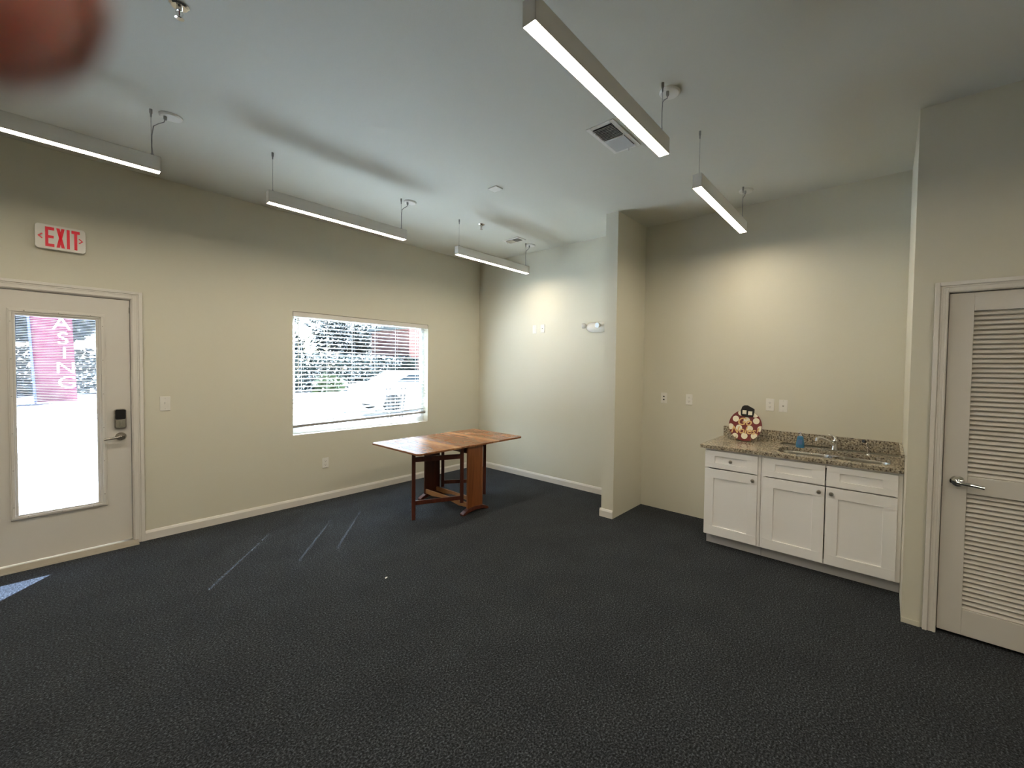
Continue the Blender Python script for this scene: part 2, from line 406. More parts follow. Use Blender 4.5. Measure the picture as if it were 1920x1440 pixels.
# lite frame: raised outer moulding, slope, inner stop
b = MB(); ox0, ox1, oz0, oz1 = -.145, .343, .368, 1.955
b.frame('y', ox0, ox1, oz0, oz1, .010, ly0-.010, ly0+.001)
b.frame('y', ox0+.008, ox1-.008, oz0+.008, oz1-.008, .016, ly0-.016, ly0+.001)
b.frame('y', ox0+.024, ox1-.024, oz0+.024, oz1-.024, .014, ly0-.008, ly0+.02)
lf = b.build('lite_frame', M['door'], door, bevel=.002)
b = MB()
for i in range(6):
    z = oz0+.10 + i*(oz1-oz0-.2)/5
    for x in (ox0+.016, ox1-.016): b.lathe([(.0035, 0), (.0035, .0015)], (x, ly0-.0155, z), '-y', 10)
for i in range(3):
    x = ox0+.08 + i*(ox1-ox0-.16)/2
    for z in (oz0+.016, oz1-.016): b.lathe([(.0035, 0), (.0035, .0015)], (x, ly0-.0155, z), '-y', 10)
b.build('screw_plugs', M['nickel'], lf)
GX0, GX1, GZ0, GZ1 = ox0+.038, ox1-.050, oz0+.036, oz1-.050
b = MB(); b.box(ox1-.052, ox1-.036, ly0-.002, ly0+.024, oz0+.036, oz1-.038); b.box(ox0+.036, ox1-.036, ly0-.001, ly0+.024, oz1-.052, oz1-.038)
b.build('blind_track', M['door'], door, bevel=.001)
b = MB(); b.box(ox1-.050, ox1-.040, ly0-.010, ly0, 1.60, 1.68); b.box(ox1-.046, ox1-.0445, ly0-.004, ly0, .62, 1.70); b.build('blind_slider', M['plastic'], door, bevel=.002)
for k, yy in enumerate((ly0+.008, ly0+.032)):
    box(ox0+.036, ox1-.036, yy, yy+.002, oz0+.036, oz1-.036).build('glass_pane', M['doorglass'], door)
b = MB(); z = GZ0+.006; ym = ly0+.021
while z < GZ1:
    a = R(-24); hy, hz = .0058*math.cos(a), .0058*math.sin(a)     # inner edge low, outer edge high
    b.box(GX0+.003, GX1-.002, ym-.0045, ym+.0045, z-.0002, z+.00025, ('X', R(22))); z += .0125
b.build('mini_blind', M['slat'], door)
# keypad deadbolt
db = MB().prism(rrect(.386, .457, 1.003, 1.170, .016), 'y', ly0-.026, ly0).build('deadbolt', M['nickel'], door, bevel=.004)
MB().prism(rrect(.391, .452, 1.082, 1.165, .012), 'y', ly0-.029, ly0-.020).build('battery_cover', M['black'], db, bevel=.002)
b = MB().prism(rrect(.393, .450, 1.010, 1.078, .010), 'y', ly0-.029, ly0-.020); b.box(.416, .428, ly0-.044, ly0-.028, 1.020, 1.068); b.build('thumb_turn', M['steel'], db, bevel=.002)
b = MB().lathe([(.033, 0), (.033, .006), (.029, .012), (.015, .013), (.012, .045), (.012, .052)], (.424, ly0, .935), '-y', 28)
b.tube([(.426, ly0-.048, .936), (.405, ly0-.052, .934), (.37, ly0-.052, .928), (.325, ly0-.048, .922)], [.011, .010, .0095, .0085], 12)
b.build('door_handle', M['nickel'], door, smooth=True)
box(.479, .4845, ly0-.002, ly0+.004, 1.98, 2.03).build('latch_guard', M['nickel'], door)

# ------------------------------------------------------------------ louvered door (door_2)
x0, x1 = XR+.010, XR+.045; sy1, sy0 = -.284, -1.055; pl, pr = -.391, -.948
b = MB(); b.box(x0, x1, pl, sy1, .022, 2.048); b.box(x0, x1, sy0, pr, .022, 2.048)
for z0, z1 in ((.022, .176), (.870, .970), (1.941, 2.048)): b.box(x0, x1, pr, pl, z0, z1)
d2 = b.build('door_2', M['door'], kind='structure', bevel=.002)
def louvers(z0, z1, n):
    b = MB(); p = (z1-z0)/n
    for i in range(n):
        z = z0 + p*(i+.5); b.box(x0+.002, x1-.002, pr-.004, pl+.004, z-.0035, z+.0035, ('Y', R(-44)))
    b.box(x1-.003, x1-.001, pr, pl, z0, z1)
    b.build('louver_panel', M['door'], d2)
louvers(.970, 1.941, 35); louvers(.176, .870, 25)
b = MB().lathe([(.034, 0), (.034, .008), (.028, .016), (.014, .018), (.012, .050)], (x0, -.349, .934), '-x', 28)
b.tube([(x0-.045, -.345, .934), (x0-.052, -.360, .934), (x0-.052, -.40, .930), (x0-.049, -.456, .922)], [.012, .0125, .0105, .0105], 12)
b.build('door_handle', M['chrome'], d2, smooth=True)
box(XR-.001, XR+.02, -.2835, -.2785, .895, .955).build('strike_plate', M['slot'], d2)
b = MB(); b.box(XR+.003, XR+.12, LY0, LY0+.008, 0, LZ1); b.box(XR+.003, XR+.12, LY1-.005, LY1, 0, LZ1); b.box(XR+.003, XR+.12, LY0, LY1, 2.052, LZ1)
b.build('trim_5', M['trim'], kind='structure')
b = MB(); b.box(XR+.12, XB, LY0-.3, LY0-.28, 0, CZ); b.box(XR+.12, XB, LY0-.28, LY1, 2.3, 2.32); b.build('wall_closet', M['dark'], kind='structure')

# ------------------------------------------------------------------ window_1
wy0, wy1 = YL+.096, YL+.140
b = MB(); b.frame('y', WX0+.002, WX1-.002, WZ0+.002, WZ1-.002, .045, wy0, wy1)
b.box(WX0+.045, WX1-.045, wy0, wy1, WZ0+.04, WZ0+.075); b.box(WX0+.045, WX1-.045, wy0+.010, wy1-.010, 1.205, 1.228)      # meeting rail
b.frame('y', WX0+.045, WX1-.045, WZ0+.045, 1.205, .012, wy0+.012, wy1-.012)
b.frame('y', WX0+.045, WX1-.045, 1.228, WZ1-.045, .012, wy0+.012, wy1-.012)
win = b.build('window_1', M['vinyl'], kind='structure', bevel=.002)
box(WX0+.05, WX1-.05, wy0+.022, wy0+.027, WZ0+.05, WZ1-.05).build('glass_pane', M['glass'], win)
box(WX0, WX1, YL+.001, wy0, WZ0-.0, WZ0+.006).build('window_sill', M['trim'], win)

# blinds
bl = thing('window_blind', 'white slatted blind hanging in the window above the wooden table, slats tilted open', 'blind', (2.55, YL+.05, WZ1))
b = MB(); b.box(WX0+.006, WX1-.006, YL+.010, YL+.066, 2.100, WZ1-.003); b.box(WX0+.006, WX1-.006, YL+.004, YL+.012, 2.088, WZ1-.004)
b.build('headrail', M['trim'], bl, bevel=.002)
ladder = [1.83, 2.10, 2.39, 2.68, 2.96, 3.26]
holes = [1.83, 2.39, 2.68]
b = MB(); yc = YL+.062; pitch = .0445; n = 26; TL = R(8)
ztop = 2.070
def slat(b, z0, z1, tilt):
    xa, xb = WX0+.012, WX1-.012
    c, s_ = math.cos(tilt), math.sin(tilt)
    def P(x, u, t):
        zz = z0 + (z1-z0)*(x-xa)/(xb-xa); return (x, yc + u*c - t*s_, zz + u*s_ + t*c)
    cuts = [xa]
    for h in holes: cuts += [h-.0030, h+.0030]
    cuts.append(xb)
    us = [(-.025, -.0065), (-.0065, .0065), (.0065, .025)]
    for i in range(len(cuts)-1):
        p, q = cuts[i], cuts[i+1]
        for j, (u0, u1) in enumerate(us):
            if i % 2 == 1 and j == 1: continue
            cr = lambda u: .0025*(1-(u/.025)**2)
            vs = [P(x, u, cr(u)+t) for t in (0, .0028) for (x, u) in ((p, u0), (q, u0), (q, u1), (p, u1))]
            b.add(vs, [(0,3,2,1),(4,5,6,7),(0,1,5,4),(1,2,6,5),(2,3,7,6),(3,0,4,7)])
for i in range(n):
    t = i/(n-1); za = ztop - i*pitch; zb_ = za
    slat(b, za, za + .004*t, TL)
for k, zz in enumerate((.935, .922)):            # stacked spare slats on the rail
    slat(b, zz-.012, zz+.038, R(-3))
b.build('slats', M['slat'], bl)
b = MB(); vs = []
rb = [(WX0+.010, .862), (WX1-.010, .900)]
b.prism([(rb[0][0], rb[0][1]), (rb[1][0], rb[1][1]), (rb[1][0], rb[1][1]+.028), (rb[0][0], rb[0][1]+.028)], 'y', yc-.026, yc+.026)
b.build('bottom_rail', plain('rail_taupe', (.30, .285, .27), .45), bl, bevel=.003)
b = MB()
for x in ladder:
    for dy in (-.027, .027): b.tube([(x, yc+dy, 2.10), (x, yc+dy, .90)], .0009, 5)
b.build('ladder_cords', M['slat'], bl)
MB().tube([(1.768, YL+.004, 2.08), (1.772, YL+.004, 1.27)], .0045, 8).build('tilt_wand', M['plastic'], bl)

# ================================================================== PENDANT LAMPS
def pendant(x0, y0, label):
    x1 = x0+1.145; zb = 2.800; h = .092; w_ = .031
    t = thing('pendant_light', label, 'ceiling light', (x0+.57, y0, CZ), 'linear pendant lights on wires')
    b = MB(); b.box(x0, x1, y0-w_, y0-w_+.003, zb, zb+h); b.box(x0, x1, y0+w_-.003, y0+w_, zb, zb+h); b.box(x0, x1, y0-w_, y0+w_, zb+h-.003, zb+h)
    b.box(x0, x0+.003, y0-w_, y0+w_, zb, zb+h); b.box(x1-.003, x1, y0-w_, y0+w_, zb, zb+h)
    b.build('housing', M['housing'], t, bevel=.001)
    box(x0+.003, x1-.003, y0-w_+.003, y0+w_-.003, zb+.001, zb+.010).build('diffuser', M['diffuser'], t)
    for k, x in enumerate((x0+.035, x1-.040)):
        c = MB().tube([(x, y0, zb+h), (x, y0, CZ-.02)], .0012, 6).build('suspension_cable', M['cable'], t)
        g = MB().lathe([(.004, 0), (.0045, .018), (.0075, .026), (.0075, .05)], (x, y0, CZ-.05), 'z', 12)
        g.build('cable_gripper', M['cable'], c, smooth=True)
        MB().lathe([(.004, 0), (.004, .015)], (x, y0, zb+h), 'z', 10).build('cable_ferrule', M['cable'], c, smooth=True)
    xc = x1+.055
    MB().lathe([(.060, 0), (.060, -.006), (.052, -.013), (.006, -.014)], (xc, y0, CZ), 'z', 36).build('canopy', M['plastic'], t, smooth=True)
    xe = x1-.040
    b = MB().lathe([(.009, 0), (.009, -.018), (.006, -.026)], (xc-.028, y0, CZ-.013), 'z', 14)
    b.tube([(xc-.028, y0, CZ-.030), (xc-.034, y0, CZ-.055), (xc-.06, y0+.004, CZ-.075), (xe+.012, y0+.004, CZ-.10), (xe+.004, y0+.003, CZ-.16), (xe+.003, y0+.002, CZ-.23), (xe+.006, y0, zb+h+.02), (xe+.012, y0, zb+h)], .0026, 8)
    b.build('power_cord', M['cord'], t, smooth=True)
    return t
PY0, PY1 = 3.742, 1.037
pendant(-.640, PY0, 'linear pendant light cut by the left picture edge, above the red EXIT sign')
pendant(1.098, PY0, 'linear pendant light in the middle of the window-side row, above the window')
pendant(2.862, PY0, 'linear pendant light farthest along the window-side row, nearest the far wall')
pendant(1.100, PY1, 'nearest and largest linear pendant light, hanging beside the square ceiling vent')
pendant(-.640, -1.668, 'added linear pendant light to the right of the camera, in an unseen third row')  # third row is added out of view to brighten the right side
pendant(1.100, -1.668, 'added linear pendant light before the louvered door, outside the picture')  # also added, lights the louvered door and cabinet fronts
pendant(-.640, PY1, 'added linear pendant light above and beside the camera, outside the picture')  # this and the next two extend the rows unseen, added for more light
pendant(-2.380, PY1, 'added unseen linear pendant light behind the camera, extending the inner row')
pendant(-2.380, PY0, 'added unseen linear pendant light behind the camera, extending the window-side row')
pendant(2.765, PY1, 'short-looking linear pendant light hanging in front of the kitchenette alcove')

# ================================================================== CEILING FITTINGS
def vent(label, cx, cy_, lx, ly, along, zoom):
    t = thing('ceiling_vent', label, 'vent', (cx, cy_, CZ), 'white two-way ceiling vents')
    fw = .032; x0, x1, y0, y1 = cx-lx/2, cx+lx/2, cy_-ly/2, cy_+ly/2
    b = MB(); b.frame('z', x0, x1, y0, y1, fw, CZ-.006, CZ-.0005); b.build('frame', M['plastic'], t, bevel=.003)
    ix0, ix1, iy0, iy1 = x0+fw, x1-fw, y0+fw, y1-fw
    box(ix0, ix1, iy0, iy1, CZ-.0025, CZ-.0005).build('duct_opening', M['slot'], t)
    for half in (0, 1):
        b = MB()
        if along == 'x':
            a0, a1 = (ix0, cx-.004) if half == 0 else (cx+.004, ix1); n = 10; an = R(-50) if half == 0 else R(50)
            for i in range(n):
                x = a0 + (a1-a0)*(i+.5)/n; b.box(x-.0065, x+.0065, iy0, iy1, CZ-.0128, CZ-.0120, ('Y', an))
        else:
            a0, a1 = (iy0, cy_-.004) if half == 0 else (cy_+.004, iy1); n = 9; an = R(50) if half == 0 else R(-50)
            for i in range(n):
                y = a0 + (a1-a0)*(i+.5)/n; b.box(ix0, ix1, y-.0065, y+.0065, CZ-.0128, CZ-.0120, ('X', an))
        b.build('vane_bank', M['plastic'], t)
    b = MB()
    if along == 'x': b.box(cx-.003, cx+.003, iy0, iy1, CZ-.014, CZ-.004); lv = box(ix1+.002, ix1+.006, cy_-.03, cy_-.022, CZ-.035, CZ-.004)
    else: b.box(ix0, ix1, cy_-.003, cy_+.003, CZ-.014, CZ-.004); lv = box(cx-.03, cx-.022, iy1+.002, iy1+.006, CZ-.035, CZ-.004)
    b.build('centre_bar', M['plastic'], t); lv.build('damper_lever', M['plastic'], t)
vent('white ceiling vent beside the nearest large pendant light', 2.513, 1.540, .385, .215, 'x', 1)
vent('small white ceiling vent near the far corner above the last pendant light', 3.780, 3.770, .150, .275, 'y', 1)
def sprinkler(label, x, y):
    t = thing('sprinkler_head', label, 'sprinkler', (x, y, CZ), 'chrome ceiling sprinkler heads')
    MB().lathe([(.036, 0), (.036, -.003), (.028, -.010), (.014, -.011)], (x, y, CZ), 'z', 28).build('escutcheon', M['chrome'], t, smooth=True)
    b = MB().lathe([(.011, -.008), (.011, -.024), (.006, -.026)], (x, y, CZ), 'z', 16)
    for s in (-1, 1): b.tube([(x+s*.009, y, CZ-.022), (x+s*.013, y, CZ-.036), (x+s*.004, y, CZ-.052)], .0022, 8)
    b.build('frame_arms', M['chrome'], t, smooth=True)
    b = MB().lathe([(.004, -.048), (.006, -.056), (.017, -.057), (.017, -.059), (.003, -.062)], (x, y, CZ), 'z', 24)
    b.build('deflector', M['chrome'], t, smooth=True)
    MB().tube([(x, y, CZ-.026), (x, y, CZ-.048)], .0022, 8).build('red_glass_bulb', M['maroon'], t)
sprinkler('chrome sprinkler head on the ceiling near the far corner, before the small vent', 3.141, 3.660)
sprinkler('chrome sprinkler head on the ceiling at the top picture edge, left side', .415, 2.560)
pl_ = MB().box(2.548, 2.632, 2.775, 2.885, CZ-.008, CZ).build('ceiling_cover_plate', M['plastic'], bevel=.002)
tag(origin(pl_, (2.59, 2.83, CZ)), 'blank square white cover plate on the middle of the ceiling', 'cover plate')

# ================================================================== WALL FITTINGS
def wall_plate(name, label, cat, kind, face, a, z, w_=.072, h=.116):
    """face 'L': on the left wall, a=x ; 'F': on the far/alcove wall, a=y"""
    loc = (a, YL, z) if face == 'L' else (XB, a, z)
    t = thing(name, label, cat, loc)
    def bx(u0, u1, v0, v1, d0, d1):
        if face == 'L': return box(a+u0, a+u1, YL-d1, YL-d0, z+v0, z+v1)
        return box(XB-d1, XB-d0, a-u1, a-u0, z+v0, z+v1)
    bx(-w_/2, w_/2, -h/2, h/2, 0, .006).build('cover_plate', M['plastic'], t, bevel=.003)
    if kind == 'toggle':
        bx(-.005, .005, -.012, .012, .004, .0075).build('toggle_slot', M['plastic'], t)
        bx(-.004, .004, -.002, .012, .006, .018).build('toggle', M['plastic'], t, bevel=.001)
    elif kind == 'outlet':
        for s in (-1, 1):
            q = bx(-.017, .017, s*.0205-.0145, s*.0205+.0145, .004, .0075).build('socket', M['plastic'], t, bevel=.003)
            for u in (-.0065, .0065): bx(u-.0012, u+.0012, s*.0205-.002, s*.0205+.007, .006, .0079).build('slot', M['slot'], q)
            bx(-.0025, .0025, s*.0205-.010, s*.0205-.006, .006, .0079).build('ground_hole', M['slot'], q)
    elif kind == 'rocker':
        bx(-.0165, .0165, -.033, .033, .004, .0085).build('rocker', M['plastic'], t, bevel=.002)
        bx(-.0172, .0172, -.0337, .0337, .0035, .0066).build('rocker_gap', M['trim'], t)
    elif kind == 'jack':
        ax = '-y' if face == 'L' else '-x'
        c = (a, YL-.006, z) if face == 'L' else (XB-.006, a, z)
        MB().lathe([(.0075, 0), (.0075, .002), (.0045, .003), (.0045, .010)], c, ax, 12).build('jack', M['nickel'], t, smooth=True)
    elif kind == 'data':
        for s in (-1, 1): bx(-.009, .009, s*.017-.007, s*.017+.007, .004, .0078).build('jack', M['slot'], t)
    for s in (-1, 1):
        if kind not in ('outlet',): bx(-.002, .002, s*.047-.002, s*.047+.002, .005, .0068).build('screw', M['nickel'], t)
    return t
wall_plate('light_switch', 'white toggle light switch on the left wall beside the entrance door', 'light switch', 'toggle', 'L', .698, 1.198, .070, .128)
wall_plate('wall_outlet', 'white power outlet low on the left wall below the window', 'outlet', 'outlet', 'L', 2.045, .432, .070, .118)
wall_plate('light_switch', 'pale rocker switch high on the far wall, left of its pair', 'light switch', 'rocker', 'F', 3.892, 2.104)
wall_plate('cable_jack', 'white cable jack plate high on the far wall, right of the rocker switch', 'wall plate', 'jack', 'F', 3.744, 2.108)
wall_plate('data_jack', 'white data plate in the alcove nearest the partition', 'wall plate', 'data', 'F', 1.940, 1.253)
wall_plate('wall_outlet', 'white power outlet in the alcove left of the counter', 'outlet', 'outlet', 'F', 1.652, 1.252)
wall_plate('wall_outlet', 'white power outlet directly above the counter, nearer the round plaque', 'outlet', 'outlet', 'F', .862, 1.249)
wall_plate('disposal_switch', 'white plate with a round button above the counter, right of the outlet', 'light switch', 'jack', 'F', .750, 1.245)

# exit sign
ex = thing('exit_sign', 'white EXIT sign with red letters above the entrance door', 'exit sign', (.118, YL, 2.515))
sx0, sx1, sz0, sz1 = -.008, .243, 2.420, 2.604
MB().prism(rrect(sx0, sx1, sz0, sz1, .020), 'y', YL-.040, YL).build('housing', M['plastic'], ex, bevel=.003)
fy = YL-.0415
def lz(v): return sz0 + v*(sz1-sz0)
def lx_(u): return sx0 + u*(sx1-sx0)
def glyph(polys, name):
    b = MB()
    for p in polys: b.prism([(lx_(u), lz(v)) for u, v in p], 'y', fy, fy+.004)
    b.build(name, M['redsign'], ex)
def rc(u0, u1, v0, v1): return [(u0, v0), (u1, v0), (u1, v1), (u0, v1)]
T, Bm = .90, .10
glyph([rc(.195, .255, Bm, T), rc(.255, .37, T-.12, T), rc(.255, .36, .45, .56), rc(.255, .37, Bm, Bm+.12)], 'letter')
glyph([[(.41, T), (.475, T), (.575, Bm), (.51, Bm)], [(.51, T), (.575, T), (.475, Bm), (.41, Bm)]], 'letter')
glyph([rc(.615, .675, Bm, T)], 'letter')
glyph([rc(.71, .88, T-.12, T), rc(.765, .825, Bm, T-.12)], 'letter')
glyph([[(.05, .50), (.13, .61), (.15, .58), (.082, .50), (.15, .42), (.13, .39)]], 'arrow')
glyph([[(.95, .50), (.87, .61), (.85, .58), (.918, .50), (.85, .42), (.87, .39)]], 'arrow')

# emergency light on the far wall
em = thing('emergency_light', 'white twin-head emergency light on the far wall beside the partition', 'emergency light', (XB, 2.83, 2.09))
b = MB(); prof = []
nb = 14; vs = []; N = 20
for i in range(nb+1):
    t = i/nb; yy = 2.985 - t*.29; s = (1-abs(2*t-1)**4.5*.75)**.5
    for k in range(N):
        a = math.pi*k/(N-1) - math.pi/2
        vs.append((XB-.001 - math.cos(a)*.052*s, yy, 2.085 + math.sin(a)*.064*s))
fs = [(i*N+k, i*N+k+1, (i+1)*N+k+1, (i+1)*N+k) for i in range(nb) for k in range(N-1)]
fs += [(i*N, (i+1)*N, (i+1)*N+N-1, i*N+N-1) for i in range(nb)] + [tuple(range(N)), tuple(nb*N+k for k in range(N))]
MB().add(vs, fs).build('body', M['plastic'], em, smooth='all')
def head(c, d):
    c = Vector(c); d = Vector(d).normalized(); 
    h = MB().tube([c, c+d*.012, c+d*.03, c+d*.045], [.016, .028, .034, .035], 24).build('lamp_head', M['plastic'], em, smooth=True)
    MB().tube([c+d*.0445, c+d*.047], [.032, .029], 24).build('lens', M['cable'], h, smooth=True)
head((XB-.045, 2.985, 2.105), (-.12, 1, .05)); head((XB-.038, 2.79, 2.105), (-1, .12, -.12))

# ================================================================== KITCHENETTE
CF = 3.720; DT = .020
def shaker(y0, y1, z0, z1, rail, name, parent):
    xf = CF-DT; b = MB()
    b.frame('x', y0, y1, z0, z1, rail, xf, CF-.001, rail if z1-z0 > .3 else .045)
    rb_ = rail if z1-z0 > .3 else .045
    b.box(xf+.011, CF-.002, y0+rail, y1-rail, z0+rb_, z1-rb_)
    return b.build(name, M['cabinet'], parent, bevel=.0012)
def knob(y, z, parent):
    MB().lathe([(.006, 0), (.0055, .010), (.013, .016), (.0155, .021), (.012, .027), (.004, .029)], (CF-DT, y, z), '-x', 20).build('knob', M['nickel'], parent, smooth=True)
def carcass(y0, y1, parent, open_top=False):
    b = MB(); z1 = .874
    b.box(CF+.018, XB-.002, y0, y0+.016, .10, z1); b.box(CF+.018, XB-.002, y1-.016, y1, .10, z1)
    b.box(CF+.018, XB-.002, y0+.016, y1-.016, .10, .118); b.box(XB-.010, XB-.002, y0+.016, y1-.016, .118, z1)
    b.frame('x', y0, y1, .10, z1, .035, CF, CF+.018)
    b.build('carcass', M['cabinet'], parent)
    box(CF+.075, CF+.090, y0, y1, 0, .10).build('toe_kick', M['toe'], parent)
c1 = thing('base_cabinet', 'narrow white cabinet with a drawer over one door, left end of the counter', 'cabinet', (4.02, 1.025, 0))
carcass(.796, 1.256, c1)
d = shaker(.817, 1.253, .706, .858, .085, 'drawer', c1); knob(1.030, .782, d)
d = shaker(.817, 1.253, .108, .696, .078, 'door', c1); knob(.850, .652, d)
c2 = thing('sink_base_cabinet', 'wide white two-door cabinet under the sink', 'cabinet', (4.02, .35, 0))
carcass(YR+.002, .792, c2)
shaker(.343, .772, .706, .858, .085, 'false_drawer_front', c2); shaker(-.088, .334, .706, .858, .085, 'false_drawer_front', c2)
d = shaker(.343, .772, .108, .696, .078, 'door', c2); knob(.379, .653, d)
d = shaker(-.088, .334, .108, .696, .078, 'door', c2); knob(.298, .653, d)

# countertop with sink cut-out
CT0, CT1 = .876, .906; cx0, cx1 = 3.682, XB-.0005; cy0, cy1 = YR+.001, 1.294
SX0, SX1, SY0, SY1 = 3.772, 4.105, -.045, .705
def plate_with_hole(name, parent):
    bm = bmesh.new()
    hole = rrect(SX0, SX1, SY0, SY1, .10, 8)
    N = len(hole); outer = []
    for (hx, hy) in hole:      # matching outer points by angle to the outer rectangle
        cx_, cyy = (SX0+SX1)/2, (SY0+SY1)/2; dx, dy = hx-cx_, hy-cyy
        ts = []
        if dx > 1e-9: ts.append((cx1-cx_)/dx)
        if dx < -1e-9: ts.append((cx0-cx_)/dx)
        if dy > 1e-9: ts.append((SY1+.04-cyy)/dy)
        if dy < -1e-9: ts.append((cy0-cyy)/dy)
        t = min(ts); outer.append((cx_+dx*t, cyy+dy*t))
    b = MB()
    v = [(x, y, CT1) for x, y in hole] + [(x, y, CT1) for x, y in outer] + [(x, y, CT0) for x, y in hole] + [(x, y, CT0) for x, y in outer]
    f = []
    for i in range(N):
        j = (i+1) % N
        f += [(i, j, N+j, N+i), (2*N+j, 2*N+i, 3*N+i, 3*N+j), (j, i, 2*N+i, 2*N+j)]
        # outer skirt
        f.append((N+i, N+j, 3*N+j, 3*N+i))
    b.add(v, f)
    # fill the four rectangle corners left by the ray-cast outline
    for X_ in (cx0, cx1):
        for Y_ in (cy0, SY1+.04):
            # nearest two outline points around that corner
            best = None
            for i in range(N):
                j = (i+1) % N; p, q = outer[i], outer[j]
                onx = lambda p: abs(p[0]-X_) < 1e-6; ony = lambda p: abs(p[1]-Y_) < 1e-6
                if (onx(p) and ony(q)) or (ony(p) and onx(q)): best = (p, q)
            if best:
                p, q = best; b.prism([(p[0], p[1]), (q[0], q[1]), (X_, Y_)], 'z', CT0, CT1)
    b.box(cx0, cx1, SY1+.04, cy1, CT0, CT1)
    return b.build(name, M['granite'], parent)
ct = thing('countertop', 'speckled granite countertop with backsplash over the white cabinets', 'countertop', (4.0, .59, CT0))
plate_with_hole('slab', ct)
box(XB-.022, XB-.001, YR+.002, 1.280, CT1, 1.008).build('backsplash', M['granite'], ct, bevel=.001)
box(CF-.025, XB-.022, YR+.001, YR+.022, CT1, 1.008).build('side_splash', M['granite'], ct, bevel=.001)

# undermount double sink
sk = thing('kitchen_sink', 'undermount stainless double-bowl sink set in the granite counter', 'sink', ((SX0+SX1)/2, (SY0+SY1)/2, CT0))
def bowl(x0, x1, y0, y1):
    b = MB(); rings = []
    levels = [(0, CT0-.001, .075), (.004, CT0-.02, .075), (.008, CT0-.15, .07), (.03, CT0-.178, .06), (.08, CT0-.182, .05)]
    for ins, z, r in levels: rings.append([(x, y, z) for x, y in rrect(x0+ins, x1-ins, y0+ins, y1-ins, max(r, .02), 6)])
    N = len(rings[0]); vs = [p for r in rings for p in r]
    fs = [(i*N+k, i*N+(k+1) % N, (i+1)*N+(k+1) % N, (i+1)*N+k) for i in range(len(rings)-1) for k in range(N)]
    fs.append(tuple((len(rings)-1)*N+k for k in range(N)))
    b.add(vs, fs); o = b.build('bowl', M['steel'], sk, smooth='all')
    MB().lathe([(.042, .001), (.040, .004), (.030, .002), (.012, .0015)], ((x0+x1)/2, (y0+y1)/2, CT0-.182), 'z', 24).build('drain', M['chrome'], o, smooth=True)
ym = (SY0+SY1)/2 - .01
bowl(SX0-.006, SX1+.006, ym+.012, SY1+.006); bowl(SX0-.006, SX1+.006, SY0-.006, ym-.012)
b = MB(); b.box(SX0-.006, SX1+.006, ym-.013, ym+.013, CT0-.05, CT0-.010); b.build('divider', M['steel'], sk, bevel=.008)

# faucet
fa = thing('kitchen_faucet', 'chrome single-lever faucet on a deck plate behind the sink', 'faucet', (4.170, .325, CT1))
MB().prism(rrect(4.140, 4.196, .198, .452, .026), 'z', CT1, CT1+.010).build('deck_plate', M['chrome'], fa, bevel=.003)
MB().lathe([(.026, .010), (.023, .03), (.021, .07), (.022, .085), (.016, .094)], (4.170, .325, CT1), 'z', 24).build('body', M['chrome'], fa, smooth=True)
s_ = MB().tube([(4.165, .328, CT1+.045), (4.13, .352, CT1+.075), (4.06, .40, CT1+.108), (4.02, .425, CT1+.118), (4.002, .436, CT1+.112), (4.000, .437, CT1+.090)], [.013, .012, .0115, .0115, .0125, .0125], 14).build('spout', M['chrome'], fa, smooth=True)
MB().tube([(4.172, .322, CT1+.090), (4.176, .326, CT1+.112), (4.172, .345, CT1+.128), (4.165, .372, CT1+.134)], [.012, .012, .008, .005], 12).build('lever', M['chrome'], fa, smooth=True)
# side dispenser tap
sp = thing('filtered_water_tap', 'slim chrome side tap with a black tip at the right of the sink', 'faucet', (4.160, .095, CT1))
MB().lathe([(.021, 0), (.019, .008), (.010, .013)], (4.160, .095, CT1), 'z', 20).build('base_ring', M['chrome'], sp, smooth=True)
MB().tube([(4.160, .095, CT1+.010), (4.158, .098, CT1+.06), (4.150, .105, CT1+.094), (4.128, .120, CT1+.108)], [.007, .0075, .009, .010], 14).build('neck', M['chrome'], sp, smooth=True)
MB().tube([(4.130, .119, CT1+.107), (4.112, .131, CT1+.112)], [.0125, .0125], 14).build('spout_tip', M['black'], sp, smooth=True)

# soap bottle
so = thing('soap_bottle', 'pump bottle of blue hand soap standing behind the sink', 'soap bottle', (4.128, .574, CT1))
MB().lathe([(.030, 0), (.034, .006), (.032, .035), (.028, .065), (.025, .088), (.020, .098), (.012, .102)], (4.128, .574, CT1), 'z', 28, sx=.72, sy=1).build('bottle', M['blue'], so, smooth=True)
MB().lathe([(.0125, .102), (.0125, .112), (.008, .114), (.004, .116), (.004, .128), (.009, .130), (.009, .136), (.003, .138)], (4.128, .574, CT1), 'z', 18).build('pump_cap', M['clear'], so, smooth=True)
MB().tube([(4.128, .574, CT1+.133), (4.110, .580, CT1+.135), (4.098, .584, CT1+.130)], .0038, 8).build('nozzle', M['clear'], so, smooth=True)
MB().prism(rrect(.556, .592, CT1+.030, CT1+.070, .005, 3), 'x', 4.1035, 4.1055).build('label', plain('soap_label', (.10, .20, .38), .4), so)

